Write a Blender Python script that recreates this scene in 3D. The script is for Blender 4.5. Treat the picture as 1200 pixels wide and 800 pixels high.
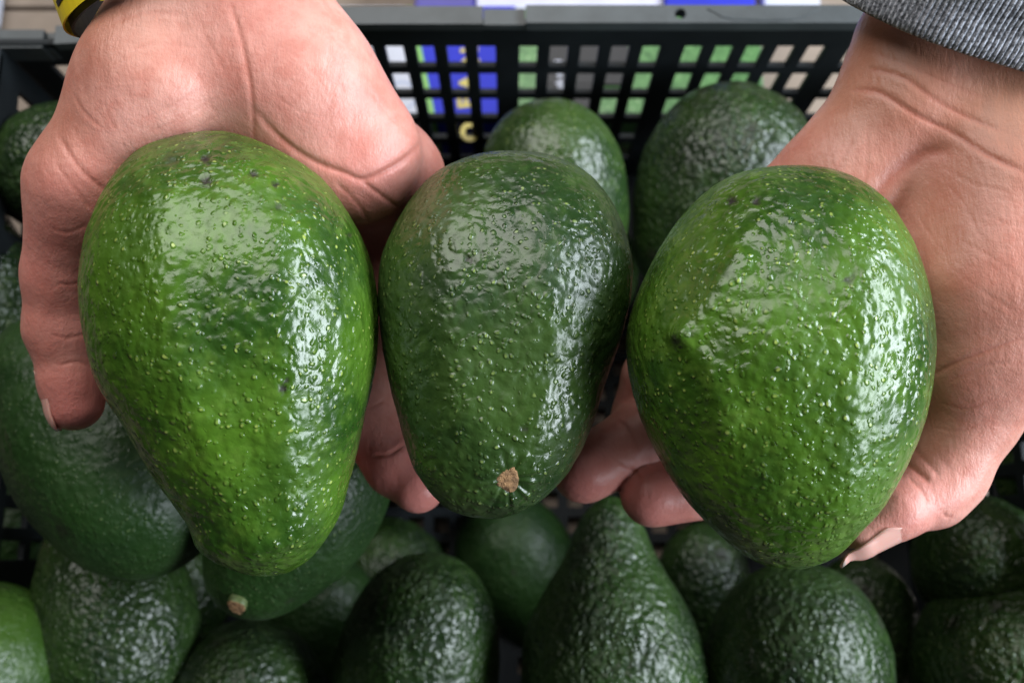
import bpy, bmesh, math, random
import numpy as np
from mathutils import Vector, Matrix

random.seed(4)
for o in list(bpy.data.objects):
    bpy.data.objects.remove(o)
S = bpy.context.scene
COL = S.collection

# ------------------------------------------------------------------ camera, world, lamps, exposure
F = 1150.0                                   # focal length in photograph pixels (1200 x 800)
CAM = np.array((0.0, 0.0, 0.61))
PITCH = math.radians(12)
cd = bpy.data.cameras.new('camera')
cam = bpy.data.objects.new('camera', cd)
COL.objects.link(cam)
cam.location = CAM
cam.rotation_euler = (PITCH, 0, 0)
cd.sensor_width = 36
cd.lens = F / 1200 * 36
cd.clip_start, cd.clip_end = 0.01, 50
cd.dof.use_dof = True
cd.dof.focus_distance = 0.275
cd.dof.aperture_fstop = 11
S.camera = cam

W = bpy.data.worlds.new('World')
S.world = W
W.use_nodes = True
bg = W.node_tree.nodes['Background']
bg.inputs[0].default_value = (0.80, 0.86, 1.0, 1)
bg.inputs[1].default_value = 0.015

def area(name, loc, target, sx, sy, power, col):
    l = bpy.data.lights.new(name, 'AREA')
    l.shape = 'RECTANGLE'
    l.size, l.size_y, l.energy, l.color = sx, sy, power, col
    o = bpy.data.objects.new(name, l)
    COL.objects.link(o)
    o.location = loc
    d = Vector(target) - Vector(loc)
    o.rotation_euler = d.to_track_quat('-Z', 'Y').to_euler()
    return o
# the bright open side of the stall at the right, and the pale canopy above the far side
area('open_side_light', (1.20, 0.02, 0.92), (0, 0.0, 0.3), 1.75, 0.44, 54, (0.83, 0.91, 1.0))
area('canopy_light', (-0.22, 0.64, 1.06), (-0.03, 0.03, 0.3), 0.92, 0.78, 11.5, (1.0, 0.97, 0.94))

S.view_settings.view_transform = 'Standard'
S.view_settings.look = 'None'
S.view_settings.exposure = 0.02
S.view_settings.gamma = 1.0
S.view_settings.use_curve_mapping = False
S.cycles.use_denoising = True

# ------------------------------------------------------------------ geometry helpers
CR = np.array(cam.rotation_euler.to_matrix())
IX, IY, IZ = CR @ np.array((1., 0, 0)), CR @ np.array((0, -1., 0)), CR @ np.array((0, 0, -1.))   # right, down, away

def P(px, py, d):
    return CAM + CR @ np.array(((px - 600) / F * d, (400 - py) / F * d, -d))

def proj(v):
    l = (v - CAM) @ CR
    d = -l[:, 2]
    return np.stack((600 + F * l[:, 0] / d, 400 - F * l[:, 1] / d, d), 1)

def on_y(px, py, yw):                        # where the sight line through a pixel meets the plane y = yw
    r = P(px, py, 1) - CAM
    return CAM + r * (yw / r[1])

def on_z(px, py, zw):
    r = P(px, py, 1) - CAM
    return CAM + r * ((zw - CAM[2]) / r[2])

RNG = np.random.RandomState(7)
PERM = np.tile(RNG.permutation(256), 3)
GRAD = RNG.normal(size=(256, 3)); GRAD /= np.linalg.norm(GRAD, axis=1)[:, None]

def noise3(p):
    i = np.floor(p).astype(int); f = p - i; i &= 255
    u = f * f * f * (f * (f * 6 - 15) + 10)
    out = 0
    for dx in (0, 1):
        for dy in (0, 1):
            for dz in (0, 1):
                h = PERM[PERM[PERM[i[:, 0] + dx] + i[:, 1] + dy] + i[:, 2] + dz]
                g = (GRAD[h] * (f - (dx, dy, dz))).sum(1)
                w = np.where(dx, u[:, 0], 1 - u[:, 0]) * np.where(dy, u[:, 1], 1 - u[:, 1]) * np.where(dz, u[:, 2], 1 - u[:, 2])
                out = out + g * w
    return out

def mesh_np(name, v, faces, smooth=True):
    me = bpy.data.meshes.new(name)
    v = np.asarray(v, dtype=np.float32)
    faces = np.asarray(faces, dtype=np.int32)
    n, k = faces.shape
    me.vertices.add(len(v)); me.vertices.foreach_set('co', v.ravel())
    me.loops.add(n * k); me.loops.foreach_set('vertex_index', faces.ravel())
    me.polygons.add(n)
    me.polygons.foreach_set('loop_start', np.arange(0, n * k, k, dtype=np.int32))
    me.polygons.foreach_set('use_smooth', np.full(n, smooth))
    me.update(calc_edges=True)
    me.validate()
    return me

def tag(o, label=None, cat=None, group=None, kind=None):
    if label: o['label'] = label
    if cat: o['category'] = cat
    if group: o['group'] = group
    if kind: o['kind'] = kind
    return o

def link(name, me, mat=None, parent=None, loc=None):
    o = bpy.data.objects.new(name, me)
    COL.objects.link(o)
    if mat: me.materials.append(mat)
    if loc is not None: o.location = loc
    if parent: o.parent = parent
    return o

def empty(name, loc=(0, 0, 0)):
    o = bpy.data.objects.new(name, None); COL.objects.link(o); o.location = loc
    o.empty_display_size = 0.02
    return o

def attr(me, name, vals):
    a = me.attributes.new(name, 'FLOAT', 'POINT'); a.data.foreach_set('value', np.asarray(vals, dtype=np.float32))

def normals(me):
    n = np.empty(len(me.vertices) * 3, dtype=np.float32)
    me.vertex_normals.foreach_get('vector', n)
    return n.reshape(-1, 3).astype(float)

def coords(me):
    n = np.empty(len(me.vertices) * 3, dtype=np.float32)
    me.vertices.foreach_get('co', n)
    return n.reshape(-1, 3).astype(float)

def set_coords(me, v):
    me.vertices.foreach_set('co', np.asarray(v, dtype=np.float32).ravel()); me.update()

def box_bm(bm, lo, hi, M=None):
    vs = [bm.verts.new((x, y, z)) for x in (lo[0], hi[0]) for y in (lo[1], hi[1]) for z in (lo[2], hi[2])]
    for f in ((0, 1, 3, 2), (4, 6, 7, 5), (0, 4, 5, 1), (2, 3, 7, 6), (0, 2, 6, 4), (1, 5, 7, 3)):
        bm.faces.new([vs[i] for i in f])
    if M is not None:
        for v in vs: v.co = M @ v.co
    return vs

def bm_obj(name, bm, mat, parent=None, bevel=0, loc=None):
    if bevel:
        bmesh.ops.bevel(bm, geom=list(bm.edges), offset=bevel, segments=2, profile=0.6, affect='EDGES', clamp_overlap=True)
    bmesh.ops.recalc_face_normals(bm, faces=list(bm.faces))
    me = bpy.data.meshes.new(name); bm.to_mesh(me); bm.free()
    return link(name, me, mat, parent, loc)

# ------------------------------------------------------------------ materials
class N:
    def __init__(s, name):
        s.m = bpy.data.materials.new(name); s.m.use_nodes = True
        s.t = s.m.node_tree; s.b = s.t.nodes['Principled BSDF']
    def n(s, typ, **kw):
        x = s.t.nodes.new('ShaderNode' + typ)
        for k, v in kw.items():
            if k in x.inputs: x.inputs[k].default_value = v
            else: setattr(x, k, v)
        return x
    def l(s, a, b): s.t.links.new(a, b)
    def set(s, **kw):
        for k, v in kw.items():
            k = k.replace('_', ' ')
            s.b.inputs[k].default_value = v
    def coords(s):
        tc = s.n('TexCoord'); oi = s.n('ObjectInfo')
        m = s.n('VectorMath', operation='MULTIPLY_ADD')
        cx = s.n('CombineXYZ')
        for i in range(3): s.l(oi.outputs['Random'], cx.inputs[i])
        m.inputs[1].default_value = (3.1, 5.3, 7.7)
        s.l(cx.outputs[0], m.inputs[0]); s.l(tc.outputs['Object'], m.inputs[2])
        return m.outputs[0]
    def noise(s, vec, scale, detail=2, rough=0.5, dist=0):
        x = s.n('TexNoise'); x.inputs['Scale'].default_value = scale; x.inputs['Detail'].default_value = detail
        x.inputs['Roughness'].default_value = rough; x.inputs['Distortion'].default_value = dist
        s.l(vec, x.inputs['Vector']); return x.outputs['Fac']
    def ramp(s, fac, lo, hi, a=0.0, b=1.0):
        x = s.n('MapRange', interpolation_type='SMOOTHSTEP')
        x.inputs[1].default_value, x.inputs[2].default_value, x.inputs[3].default_value, x.inputs[4].default_value = lo, hi, a, b
        s.l(fac, x.inputs[0]); return x.outputs[0]
    def math(s, op, a, b=None, c=None):
        x = s.n('Math', operation=op)
        for i, v in enumerate((a, b, c)):
            if v is None: continue
            if isinstance(v, (int, float)): x.inputs[i].default_value = v
            else: s.l(v, x.inputs[i])
        return x.outputs[0]
    def mix(s, fac, a, b):
        x = s.n('Mix', data_type='RGBA')
        if isinstance(fac, (int, float)): x.inputs[0].default_value = fac
        else: s.l(fac, x.inputs[0])
        for i, v in ((6, a), (7, b)):
            if isinstance(v, tuple): x.inputs[i].default_value = (*v, 1) if len(v) == 3 else v
            else: s.l(v, x.inputs[i])
        return x.outputs[2]
    def attr(s, name):
        x = s.n('Attribute'); x.attribute_name = name; return x.outputs['Fac']
    def bump(s, h, dist, strength=1.0, nrm=None):
        x = s.n('Bump'); x.inputs['Strength'].default_value = strength; x.inputs['Distance'].default_value = dist
        s.l(h, x.inputs['Height'])
        if nrm is not None: s.l(nrm, x.inputs['Normal'])
        return x.outputs[0]

def avocado_mat(name, dark, mid, light, speck, rough, lump, speck_amt=1.0, big_amt=0.65, spec=0.55):
    m = N(name)
    v = m.coords()
    patch = m.noise(v, 28, 3, 0.55)
    fine = m.noise(v, 170, 3, 0.6)
    col = m.mix(m.ramp(patch, 0.32, 0.66), dark, mid)
    col = m.mix(m.math('MULTIPLY', m.ramp(fine, 0.45, 0.75), 0.5), col, light)
    # raised pale lenticels, their spacing uneven
    warp = m.n('VectorMath', operation='MULTIPLY_ADD')
    nz = m.n('TexNoise'); nz.inputs['Scale'].default_value = 120; m.l(v, nz.inputs['Vector'])
    warp.inputs[1].default_value = (0.004,) * 3
    m.l(nz.outputs['Color'], warp.inputs[0]); m.l(v, warp.inputs[2])
    vo = m.n('TexVoronoi'); vo.inputs['Scale'].default_value = 600; m.l(warp.outputs[0], vo.inputs['Vector'])
    sep = m.n('SeparateColor'); m.l(vo.outputs['Color'], sep.inputs[0])
    size = m.ramp(sep.outputs[0], 0.2, 1.0, 0.05, 0.31)
    dot = m.ramp(m.math('SUBTRACT', size, vo.outputs['Distance']), -0.10, 0.18)
    dotc = m.math('MULTIPLY', dot, m.ramp(sep.outputs[1], 0.1, 0.9, 0.10, speck_amt))
    dotc = m.math('MULTIPLY', dotc, m.ramp(m.noise(v, 55, 2, 0.6), 0.35, 0.62, 0.25, 1.0))
    col = m.mix(dotc, col, speck)
    bl = m.attr('blemish')
    col = m.mix(bl, col, (0.012, 0.010, 0.006))
    m.l(col, m.b.inputs['Base Color'])
    # soft pebbled relief
    big = m.noise(v, 115, 2, 0.5, 0.4)
    peb = m.n('TexVoronoi', feature='SMOOTH_F1'); peb.inputs['Scale'].default_value = 330
    peb.inputs['Smoothness'].default_value = 0.6; m.l(warp.outputs[0], peb.inputs['Vector'])
    mic = m.noise(v, 900, 2, 0.6)
    h = m.math('MULTIPLY_ADD', big, big_amt, m.math('MULTIPLY', peb.outputs['Distance'], -0.8))
    halo = m.ramp(m.math('SUBTRACT', m.math('MULTIPLY', size, 1.7), vo.outputs['Distance']), -0.12, 0.30)
    h = m.math('MULTIPLY_ADD', halo, 0.30, h)
    h = m.math('MULTIPLY_ADD', m.noise(v, 260, 2, 0.55), 0.45, h)
    h = m.math('MULTIPLY_ADD', mic, 0.10, h)
    m.l(m.bump(h, lump, 1.0), m.b.inputs['Normal'])
    r = m.ramp(m.noise(v, 42, 4, 0.65), 0.3, 0.7, rough - 0.06, rough + 0.12)
    r = m.math('MULTIPLY_ADD', bl, 0.3, r)
    m.l(r, m.b.inputs['Roughness'])
    m.set(IOR=1.5)
    m.b.inputs['Specular IOR Level'].default_value = spec
    return m.m

def simple_mat(name, col, rough=0.5, var=0.15, scale=60, bump=0.0, bscale=400, metallic=0.0):
    m = N(name)
    v = m.coords()
    n = m.noise(v, scale, 4, 0.6)
    a = tuple(c * (1 - var) for c in col); b = tuple(min(1, c * (1 + var)) for c in col)
    m.l(m.mix(m.ramp(n, 0.3, 0.7), a, b), m.b.inputs['Base Color'])
    m.set(Roughness=rough, Metallic=metallic)
    if bump:
        m.l(m.bump(m.noise(v, bscale, 3, 0.6), bump), m.b.inputs['Normal'])
    return m.m

MAT = {}
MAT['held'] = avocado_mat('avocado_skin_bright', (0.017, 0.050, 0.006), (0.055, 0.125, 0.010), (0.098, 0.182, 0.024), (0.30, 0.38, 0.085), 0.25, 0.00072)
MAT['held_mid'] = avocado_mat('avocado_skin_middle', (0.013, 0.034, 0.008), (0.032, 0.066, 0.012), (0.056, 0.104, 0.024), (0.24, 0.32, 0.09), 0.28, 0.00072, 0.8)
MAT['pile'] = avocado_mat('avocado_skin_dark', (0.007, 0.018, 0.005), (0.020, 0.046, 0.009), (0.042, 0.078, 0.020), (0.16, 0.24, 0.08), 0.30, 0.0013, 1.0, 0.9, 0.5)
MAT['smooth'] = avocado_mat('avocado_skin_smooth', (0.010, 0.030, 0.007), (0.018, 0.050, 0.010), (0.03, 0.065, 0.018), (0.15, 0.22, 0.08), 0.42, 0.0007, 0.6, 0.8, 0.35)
MAT['lime'] = avocado_mat('avocado_skin_lime', (0.024, 0.065, 0.007), (0.038, 0.09, 0.009), (0.055, 0.115, 0.018), (0.2, 0.34, 0.07), 0.4, 0.0006, 0.5)
MAT['crate'] = simple_mat('crate_plastic', (0.010, 0.013, 0.015), 0.55, 0.2, 40, 0.0002, 900)
MAT['crate'].node_tree.nodes['Principled BSDF'].inputs['Specular IOR Level'].default_value = 0.25
MAT['rim'] = simple_mat('crate_rim_plastic', (0.052, 0.061, 0.064), 0.45, 0.15, 60, 0.0002, 900)
MAT['table'] = simple_mat('table_board', (0.25, 0.195, 0.15), 0.6, 0.12, 25, 0.0004, 120)
MAT['cork'] = simple_mat('cut_stem_cork', (0.26, 0.145, 0.065), 0.85, 0.45, 500, 0.0008, 700)
MAT['stemgreen'] = simple_mat('stem_green', (0.11, 0.15, 0.05), 0.5, 0.2, 300, 0.0003, 500)
MAT['yellow'] = simple_mat('wristband_yellow', (0.80, 0.62, 0.02), 0.45, 0.05, 60)
MAT['dark'] = simple_mat('dark_rubber', (0.02, 0.02, 0.022), 0.5, 0.1, 60)
MAT['white'] = simple_mat('white_print', (0.52, 0.54, 0.62), 0.5, 0.03, 60)
MAT['blue'] = simple_mat('blue_print', (0.010, 0.020, 0.46), 0.65, 0.05, 60)
MAT['navy'] = simple_mat('violet_print', (0.045, 0.035, 0.26), 0.4, 0.05, 60)
MAT['greenp'] = simple_mat('green_print', (0.16, 0.42, 0.08), 0.4, 0.05, 60)
MAT['yellowp'] = simple_mat('yellow_print', (0.50, 0.41, 0.08), 0.4, 0.05, 60)
MAT['lavender'] = simple_mat('lavender_print', (0.60, 0.60, 0.76), 0.5, 0.05, 60)

def leaf_print():
    m = N('leafy_print'); v = m.coords()
    n = m.noise(v, 160, 5, 0.7, 1.0)
    c = m.mix(m.ramp(n, 0.3, 0.7), (0.030, 0.11, 0.026), (0.12, 0.28, 0.09))
    c = m.mix(m.ramp(m.noise(v, 260, 3, 0.6), 0.62, 0.75), c, (0.40, 0.56, 0.3))
    m.l(c, m.b.inputs['Base Color']); m.set(Roughness=0.4)
    return m.m
MAT['leafy'] = leaf_print()

def skin_mat():
    m = N('skin'); v = m.coords()
    a = m.noise(v, 30, 5, 0.7); b = m.noise(v, 110, 5, 0.7)
    c = m.mix(m.ramp(a, 0.3, 0.7), (0.53, 0.220, 0.172), (0.63, 0.315, 0.254))
    c = m.mix(m.math('MULTIPLY', m.ramp(b, 0.40, 0.66), 0.48), c, (0.45, 0.140, 0.100))
    c = m.mix(m.math('MULTIPLY', m.attr('pink'), 0.85), c, (0.62, 0.215, 0.185))
    c = m.mix(m.math('MULTIPLY', m.attr('tan'), 0.95), c, (0.37, 0.17, 0.10))
    c = m.mix(m.math('MULTIPLY', m.attr('crease'), 0.55), c, (0.42, 0.13, 0.09))
    m.l(c, m.b.inputs['Base Color'])
    m.set(Roughness=0.40, IOR=1.42)
    m.b.inputs['Subsurface Weight'].default_value = 0.15
    m.b.inputs['Subsurface Radius'].default_value = (1.0, 0.35, 0.2)
    m.b.inputs['Subsurface Scale'].default_value = 0.004
    # fine skin lines: stretched cells and pores
    mp = m.n('Mapping'); mp.inputs['Rotation'].default_value = (0.3, 0.2, 0.5); mp.inputs['Scale'].default_value = (1.0, 0.45, 1.0)
    m.l(v, mp.inputs['Vector'])
    vo = m.n('TexVoronoi', feature='DISTANCE_TO_EDGE'); vo.inputs['Scale'].default_value = 900; m.l(mp.outputs[0], vo.inputs['Vector'])
    h = m.math('MULTIPLY', m.ramp(vo.outputs['Distance'], 0.0, 0.25), 0.06)
    mp2 = m.n('Mapping'); mp2.inputs['Rotation'].default_value = (0.1, 0.1, -0.5); mp2.inputs['Scale'].default_value = (1.0, 0.22, 1.0)
    m.l(v, mp2.inputs['Vector'])
    h = m.math('MULTIPLY_ADD', m.noise(mp2.outputs[0], 260, 5, 0.65), 1.1, h)
    h = m.math('MULTIPLY_ADD', m.noise(v, 420, 4, 0.7), 0.7, h)
    m.l(m.bump(h, 0.00042, 0.8), m.b.inputs['Normal'])
    return m.m
MAT['skin'] = skin_mat()
def nail_mat():
    m = N('nail'); v = m.coords()
    m.l(m.mix(m.attr('free'), (0.66, 0.36, 0.30), (0.80, 0.68, 0.60)), m.b.inputs['Base Color'])
    m.set(Roughness=0.25)
    m.b.inputs['Subsurface Weight'].default_value = 0.2
    m.b.inputs['Subsurface Scale'].default_value = 0.002
    return m.m
MAT['nail'] = nail_mat()
def knit_mat():
    m = N('grey_marl_knit'); v = m.coords()
    a = m.noise(v, 900, 3, 0.7)
    c = m.mix(m.ramp(a, 0.36, 0.64), (0.10, 0.105, 0.12), (0.46, 0.48, 0.54))
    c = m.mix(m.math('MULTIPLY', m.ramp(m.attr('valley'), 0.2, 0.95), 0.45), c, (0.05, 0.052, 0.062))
    m.l(c, m.b.inputs['Base Color']); m.set(Roughness=0.95)
    m.l(m.bump(m.noise(v, 1500, 3, 0.7), 0.0006), m.b.inputs['Normal'])
    return m.m
MAT['knit'] = knit_mat()

# ------------------------------------------------------------------ setting: table of boards
table = empty('table', (0, 0, -0.004)); tag(table, kind='structure')
for k in range(9):
    y0 = -0.835 + 0.2 * k
    bm = bmesh.new()
    box_bm(bm, (-0.9, y0 + 0.0015, -0.03), (0.9, y0 + 0.1985, 0.0))
    bm_obj('plank', bm, MAT['table'], table, 0.0012)

# ------------------------------------------------------------------ crate
YW = 0.2415; XW = 0.243; RZ = 0.19; TH = 0.0032
crate = empty('crate', (0, 0, 0))
tag(crate, 'black plastic crate with slotted walls, heaped with avocados', 'crate')

def lattice(ucuts, vcuts, solid, th):
    """vertices/quads of a slab with rectangular openings; u, v, depth"""
    vs, fs, idx = [], [], {}
    def V(i, j, k):
        if (i, j, k) not in idx:
            idx[(i, j, k)] = len(vs); vs.append((ucuts[i], vcuts[j], th * k))
        return idx[(i, j, k)]
    nu, nv = len(ucuts) - 1, len(vcuts) - 1
    def s(i, j): return 0 <= i < nu and 0 <= j < nv and solid[i][j]
    for i in range(nu):
        for j in range(nv):
            if not s(i, j): continue
            fs.append([V(i, j, 0), V(i + 1, j, 0), V(i + 1, j + 1, 0), V(i, j + 1, 0)])
            fs.append([V(i, j, 1), V(i, j + 1, 1), V(i + 1, j + 1, 1), V(i + 1, j, 1)])
            for di, dj, a, b in ((-1, 0, (i, j), (i, j + 1)), (1, 0, (i + 1, j + 1), (i + 1, j)), (0, -1, (i + 1, j), (i, j)), (0, 1, (i, j + 1), (i + 1, j + 1))):
                if not s(i + di, j + dj):
                    fs.append([V(*a, 0), V(*b, 0), V(*b, 1), V(*a, 1)])
    return np.array(vs), np.array(fs)

def hole_cuts(start, end, pitch, gap, w, origin):
    """groups of five openings; returns cuts and per-cell open flags"""
    cuts, op = [start], []
    period = 4 * pitch + gap
    k0 = int((start - origin) / period) - 2
    for g in range(k0, k0 + 12):
        for q in range(5):
            c = origin + g * period + q * pitch
            if c - w / 2 < start + 0.012 or c + w / 2 > end - 0.012: continue
            cuts += [c - w / 2, c + w / 2]; op += [False, True]
    cuts.append(end); op.append(False)
    return cuts, op

zc = [on_y(600, y, YW)[2] for y in (162, 145, 138, 116.5, 109.5, 87, 78.5, 55)]
step = 0.031
zcuts = [0.0]
z = zc[0]
lows = []
while z - step > 0.012:
    lows.append((z - step - 0.0 , z - 0.0085)); z -= step
for lo, hi in reversed(lows): zcuts += [lo, hi]
zcuts += zc + [RZ]
zopen = [False if k % 2 == 0 else True for k in range(len(zcuts) - 1)]
org = on_y(619, 67, YW)[0]
pit = (on_y(761, 67, YW)[0] - org) / 4
gap = on_y(809.5, 67, YW)[0] - on_y(761, 67, YW)[0]
hw = 0.0088
def bow(v):
    t = np.clip((-0.07 - v[:, 0]) / 0.16, 0, 1)
    r = v.copy(); r[:, 1] -= 0.0105 * t * t * (3 - 2 * t) * (v[:, 1] > 0.1); return r
def wall(name, u0, u1, to3, origin):
    cu, ou = hole_cuts(u0, u1, pit, gap, hw, origin)
    solid = [[not (a and b) for b in zopen] for a in ou]
    v, f = lattice(cu, zcuts, solid, TH)
    me = mesh_np(name, bow(to3(v)), f, False)
    o = link(name, me, MAT['crate'], crate)
    b = o.modifiers.new('edge', 'BEVEL'); b.width = 0.0006; b.segments = 2; b.limit_method = 'ANGLE'
    return o
wall('back_wall', -XW, XW, lambda v: np.stack((v[:, 0], YW + v[:, 2], v[:, 1]), 1), org)
YF = -0.17
wall('front_wall', -XW, XW, lambda v: np.stack((-v[:, 0], YF - v[:, 2], v[:, 1]), 1), org)
wall('side_wall', YF, YW - 0.001, lambda v: np.stack((-XW - v[:, 2] + 0.004, v[:, 0], v[:, 1]), 1), 0.0)
wall('side_wall', YF, YW - 0.001, lambda v: np.stack((XW + v[:, 2] - 0.004, v[:, 0], v[:, 1]), 1), 0.0)
cu, ou = hole_cuts(-XW + 0.004, XW - 0.004, pit, gap, 0.0095, org)
cv, ov = hole_cuts(YF + 0.002, YW - 0.002, pit, gap, 0.0095, 0.0)
v, f = lattice(cu, cv, [[not (a and b) for b in ov] for a in ou], 0.004)
link('crate_floor', mesh_np('crate_floor', np.stack((v[:, 0], v[:, 1], 0.001 + v[:, 2]), 1), f, False), MAT['crate'], crate)

# rim flange of the back wall with its recess, its drilled hole and the step near the left corner
def rim_piece(x0, x1, zt, zb, y0=YW - 0.001, y1=YW + 0.0082):
    bm = bmesh.new(); n = max(1, int((x1 - x0) / 0.02))
    for k in range(n):
        pass
    vs = []
    xs = np.linspace(x0, x1, n + 1)
    for x in xs:
        vs.append([bm.verts.new((x, y, z)) for y, z in ((y0, zb), (y1, zb), (y1, zt), (y0, zt))])
    for a, b in zip(vs[:-1], vs[1:]):
        for q in range(4):
            bm.faces.new((a[q], a[(q + 1) % 4], b[(q + 1) % 4], b[q]))
    bm.faces.new(vs[0][::-1]); bm.faces.new(vs[-1])
    bmesh.ops.bevel(bm, geom=[e for e in bm.edges if len(e.link_faces) == 2 and e.calc_face_angle(0) > 0.5], offset=0.0012, segments=2, profile=0.6, affect='EDGES')
    bmesh.ops.recalc_face_normals(bm, faces=list(bm.faces))
    me = bpy.data.meshes.new('rim'); bm.to_mesh(me); bm.free()
    set_coords(me, bow(coords(me)))
    return link('rim', me, MAT['rim'], crate)
X = lambda px: on_z(px, 18, RZ)[0]
rim_piece(-XW - 0.03, X(52), RZ - 0.001, RZ - 0.014)
rim_piece(X(52) + 0.0004, X(61), RZ - 0.004, RZ - 0.014, YW - 0.0005)
rim_piece(X(69), X(566), RZ + 0.002, RZ - 0.004)
rim_piece(X(566) + 0.0003, X(616) - 0.0003, RZ + 0.0005, RZ - 0.004, YW - 0.0006, YW + 0.0076)
hx = X(796)
rim_piece(X(616), hx - 0.006, RZ + 0.003, RZ - 0.004)
rim_piece(hx + 0.006, XW + 0.03, RZ + 0.003, RZ - 0.004)
bm = bmesh.new()                               # the square of rim with a round hole through it
for zz in (RZ + 0.003, RZ - 0.004): pass
def ring_pts(z, circ):
    out = []
    for k in range(24):
        a = 2 * math.pi * k / 24 + math.pi / 4
        c, s_ = math.cos(a), math.sin(a)
        if circ: out.append(bm.verts.new((hx + 0.0027 * c, YW + 0.0036 + 0.0027 * s_, z)))
        else:
            q = max(abs(c), abs(s_)); out.append(bm.verts.new((hx + 0.006 * c / q, YW + 0.0036 + 0.0046 * s_ / q, z)))
    return out
A_, B_, C_, D_ = ring_pts(RZ + 0.003, False), ring_pts(RZ + 0.003, True), ring_pts(RZ - 0.004, True), ring_pts(RZ - 0.004, False)
for a, b in ((A_, B_), (B_, C_), (C_, D_), (D_, A_)):
    for k in range(24): bm.faces.new((a[k], a[(k + 1) % 24], b[(k + 1) % 24], b[k]))
bm_obj('rim', bm, MAT['rim'], crate)
for sx in (-1, 1):
    bm = bmesh.new(); box_bm(bm, (min(sx * (XW + 0.0125), sx * (XW - 0.004)), YF, RZ - 0.004), (max(sx * (XW + 0.0125), sx * (XW - 0.004)), YW - 0.014, RZ + 0.003))
    bm_obj('rim', bm, MAT['rim'], crate, 0.001)
bm = bmesh.new(); box_bm(bm, (-XW - 0.012, YF - 0.012, RZ - 0.004), (XW + 0.012, YF - 0.0002, RZ + 0.003))
bm_obj('rim', bm, MAT['rim'], crate, 0.001)
# shallow raised curved line moulded on the rim's right part
def tube(name, pts, r, mat, parent, seg=8):
    pts = [Vector(p) for p in pts]; bm = bmesh.new(); rings = []
    for i, p in enumerate(pts):
        t = (pts[min(i + 1, len(pts) - 1)] - pts[max(i - 1, 0)]).normalized()
        n = t.orthogonal().normalized(); b = t.cross(n)
        rings.append([bm.verts.new(p + (n * math.cos(2 * math.pi * k / seg) + b * math.sin(2 * math.pi * k / seg)) * r) for k in range(seg)])
    for a, b in zip(rings[:-1], rings[1:]):
        for k in range(seg): bm.faces.new((a[k], a[(k + 1) % seg], b[(k + 1) % seg], b[k]))
    bm.faces.new(rings[0]); bm.faces.new(rings[-1])
    return bm_obj(name, bm, mat, parent)
arc = [(829, 11), (838, 15), (846, 20), (860, 23), (900, 24), (930, 23), (945, 18), (955, 13), (960, 11)]
tube('rim_emboss', [tuple(on_z(x, y, RZ + 0.003)) for x, y in arc], 0.0005, MAT['rim'], crate)

# ------------------------------------------------------------------ cartons lying behind the crate
def slab(name, px0, px1, zt, y0, y1, mat, rot=0.0, parent=None, h=0.05, bevel=0.001, ref_y=67):
    x0, x1 = on_z(px0, ref_y, zt)[0], on_z(px1, ref_y, zt)[0]
    bm = bmesh.new(); box_bm(bm, (x0, y0, zt - h), (x1, y1, zt))
    if rot:
        bmesh.ops.rotate(bm, verts=list(bm.verts), cent=(x0, y0, 0), matrix=Matrix.Rotation(rot, 3, 'Z'))
    return bm_obj(name, bm, mat, parent, bevel)

def lettering(txt, loc, size, rotz, mat, parent, name='lettering', bold=0.0, centre=False):
    cu = bpy.data.curves.new(name, 'FONT'); cu.body = txt; cu.size = size; cu.offset = bold; cu.extrude = 0.00005
    if centre: cu.align_x, cu.align_y = 'CENTER', 'CENTER'
    t = bpy.data.objects.new('tmp', cu); COL.objects.link(t)
    bpy.context.view_layer.update()
    me = bpy.data.meshes.new_from_object(t.evaluated_get(bpy.context.evaluated_depsgraph_get()))
    bpy.data.objects.remove(t)
    o = link(name, me, mat, parent, loc); o.rotation_euler = (0, 0, rotz)
    return o

ZT = 0.06
carton = empty('printed_carton', (0, 0, 0))
tag(carton, 'white and blue printed carton with yellow lettering behind the crate', 'carton')
YB = YW + 0.013
rr = math.radians(13)
def panel(name, pxl, pxr, mat, lift):
    """print field bounded by two slanting lines: px at rows y=67 and y=125"""
    pts = []
    for (a, b) in (pxl, pxr):
        p, q = on_z(a, 67, ZT), on_z(b, 125, ZT)
        d = (q - p) / (q[1] - p[1])
        pts.append((p + d * (YB - p[1]), p + d * (YB + 0.074 - p[1])))
    bm = bmesh.new()
    z1 = ZT + lift
    lo = [bm.verts.new((*v[:2], ZT - 0.058)) for v in (pts[0][0], pts[1][0], pts[1][1], pts[0][1])]
    hi = [bm.verts.new((*v[:2], z1)) for v in (pts[0][0], pts[1][0], pts[1][1], pts[0][1])]
    bm.faces.new(hi); bm.faces.new(lo[::-1])
    for k in range(4): bm.faces.new((lo[k], lo[(k + 1) % 4], hi[(k + 1) % 4], hi[k]))
    return bm_obj(name, bm, mat, carton)
panel('white_panel', (400, 420), (488, 499.5), MAT['white'], 0)
panel('green_stripe', (488.2, 499.7), (496, 508), MAT['greenp'], 0)
panel('blue_panel', (496.2, 508.2), (600, 596), MAT['blue'], 0)
for ch, lx, ly in (('O', 552, 155), ('F', 548, 121), ('A', 550, 97), ('N', 552, 66)):
    p = on_z(lx, ly, ZT)
    lettering(ch, (p[0], p[1], ZT + 0.0006), 0.0145, math.radians(96), MAT['yellowp'], carton, 'letter', 0.0007, True)
# faint ring drawn on the white panel
q = on_z(470, 112, ZT + 0.0005)
tube('printed_ring', [(q[0] + 0.009 * math.cos(a), q[1] + 0.009 * math.sin(a), ZT) for a in np.linspace(0, 2 * math.pi, 40)], 0.0003, simple_mat('pale_blue_print', (0.2, 0.32, 0.6), 0.5), carton)

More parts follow.
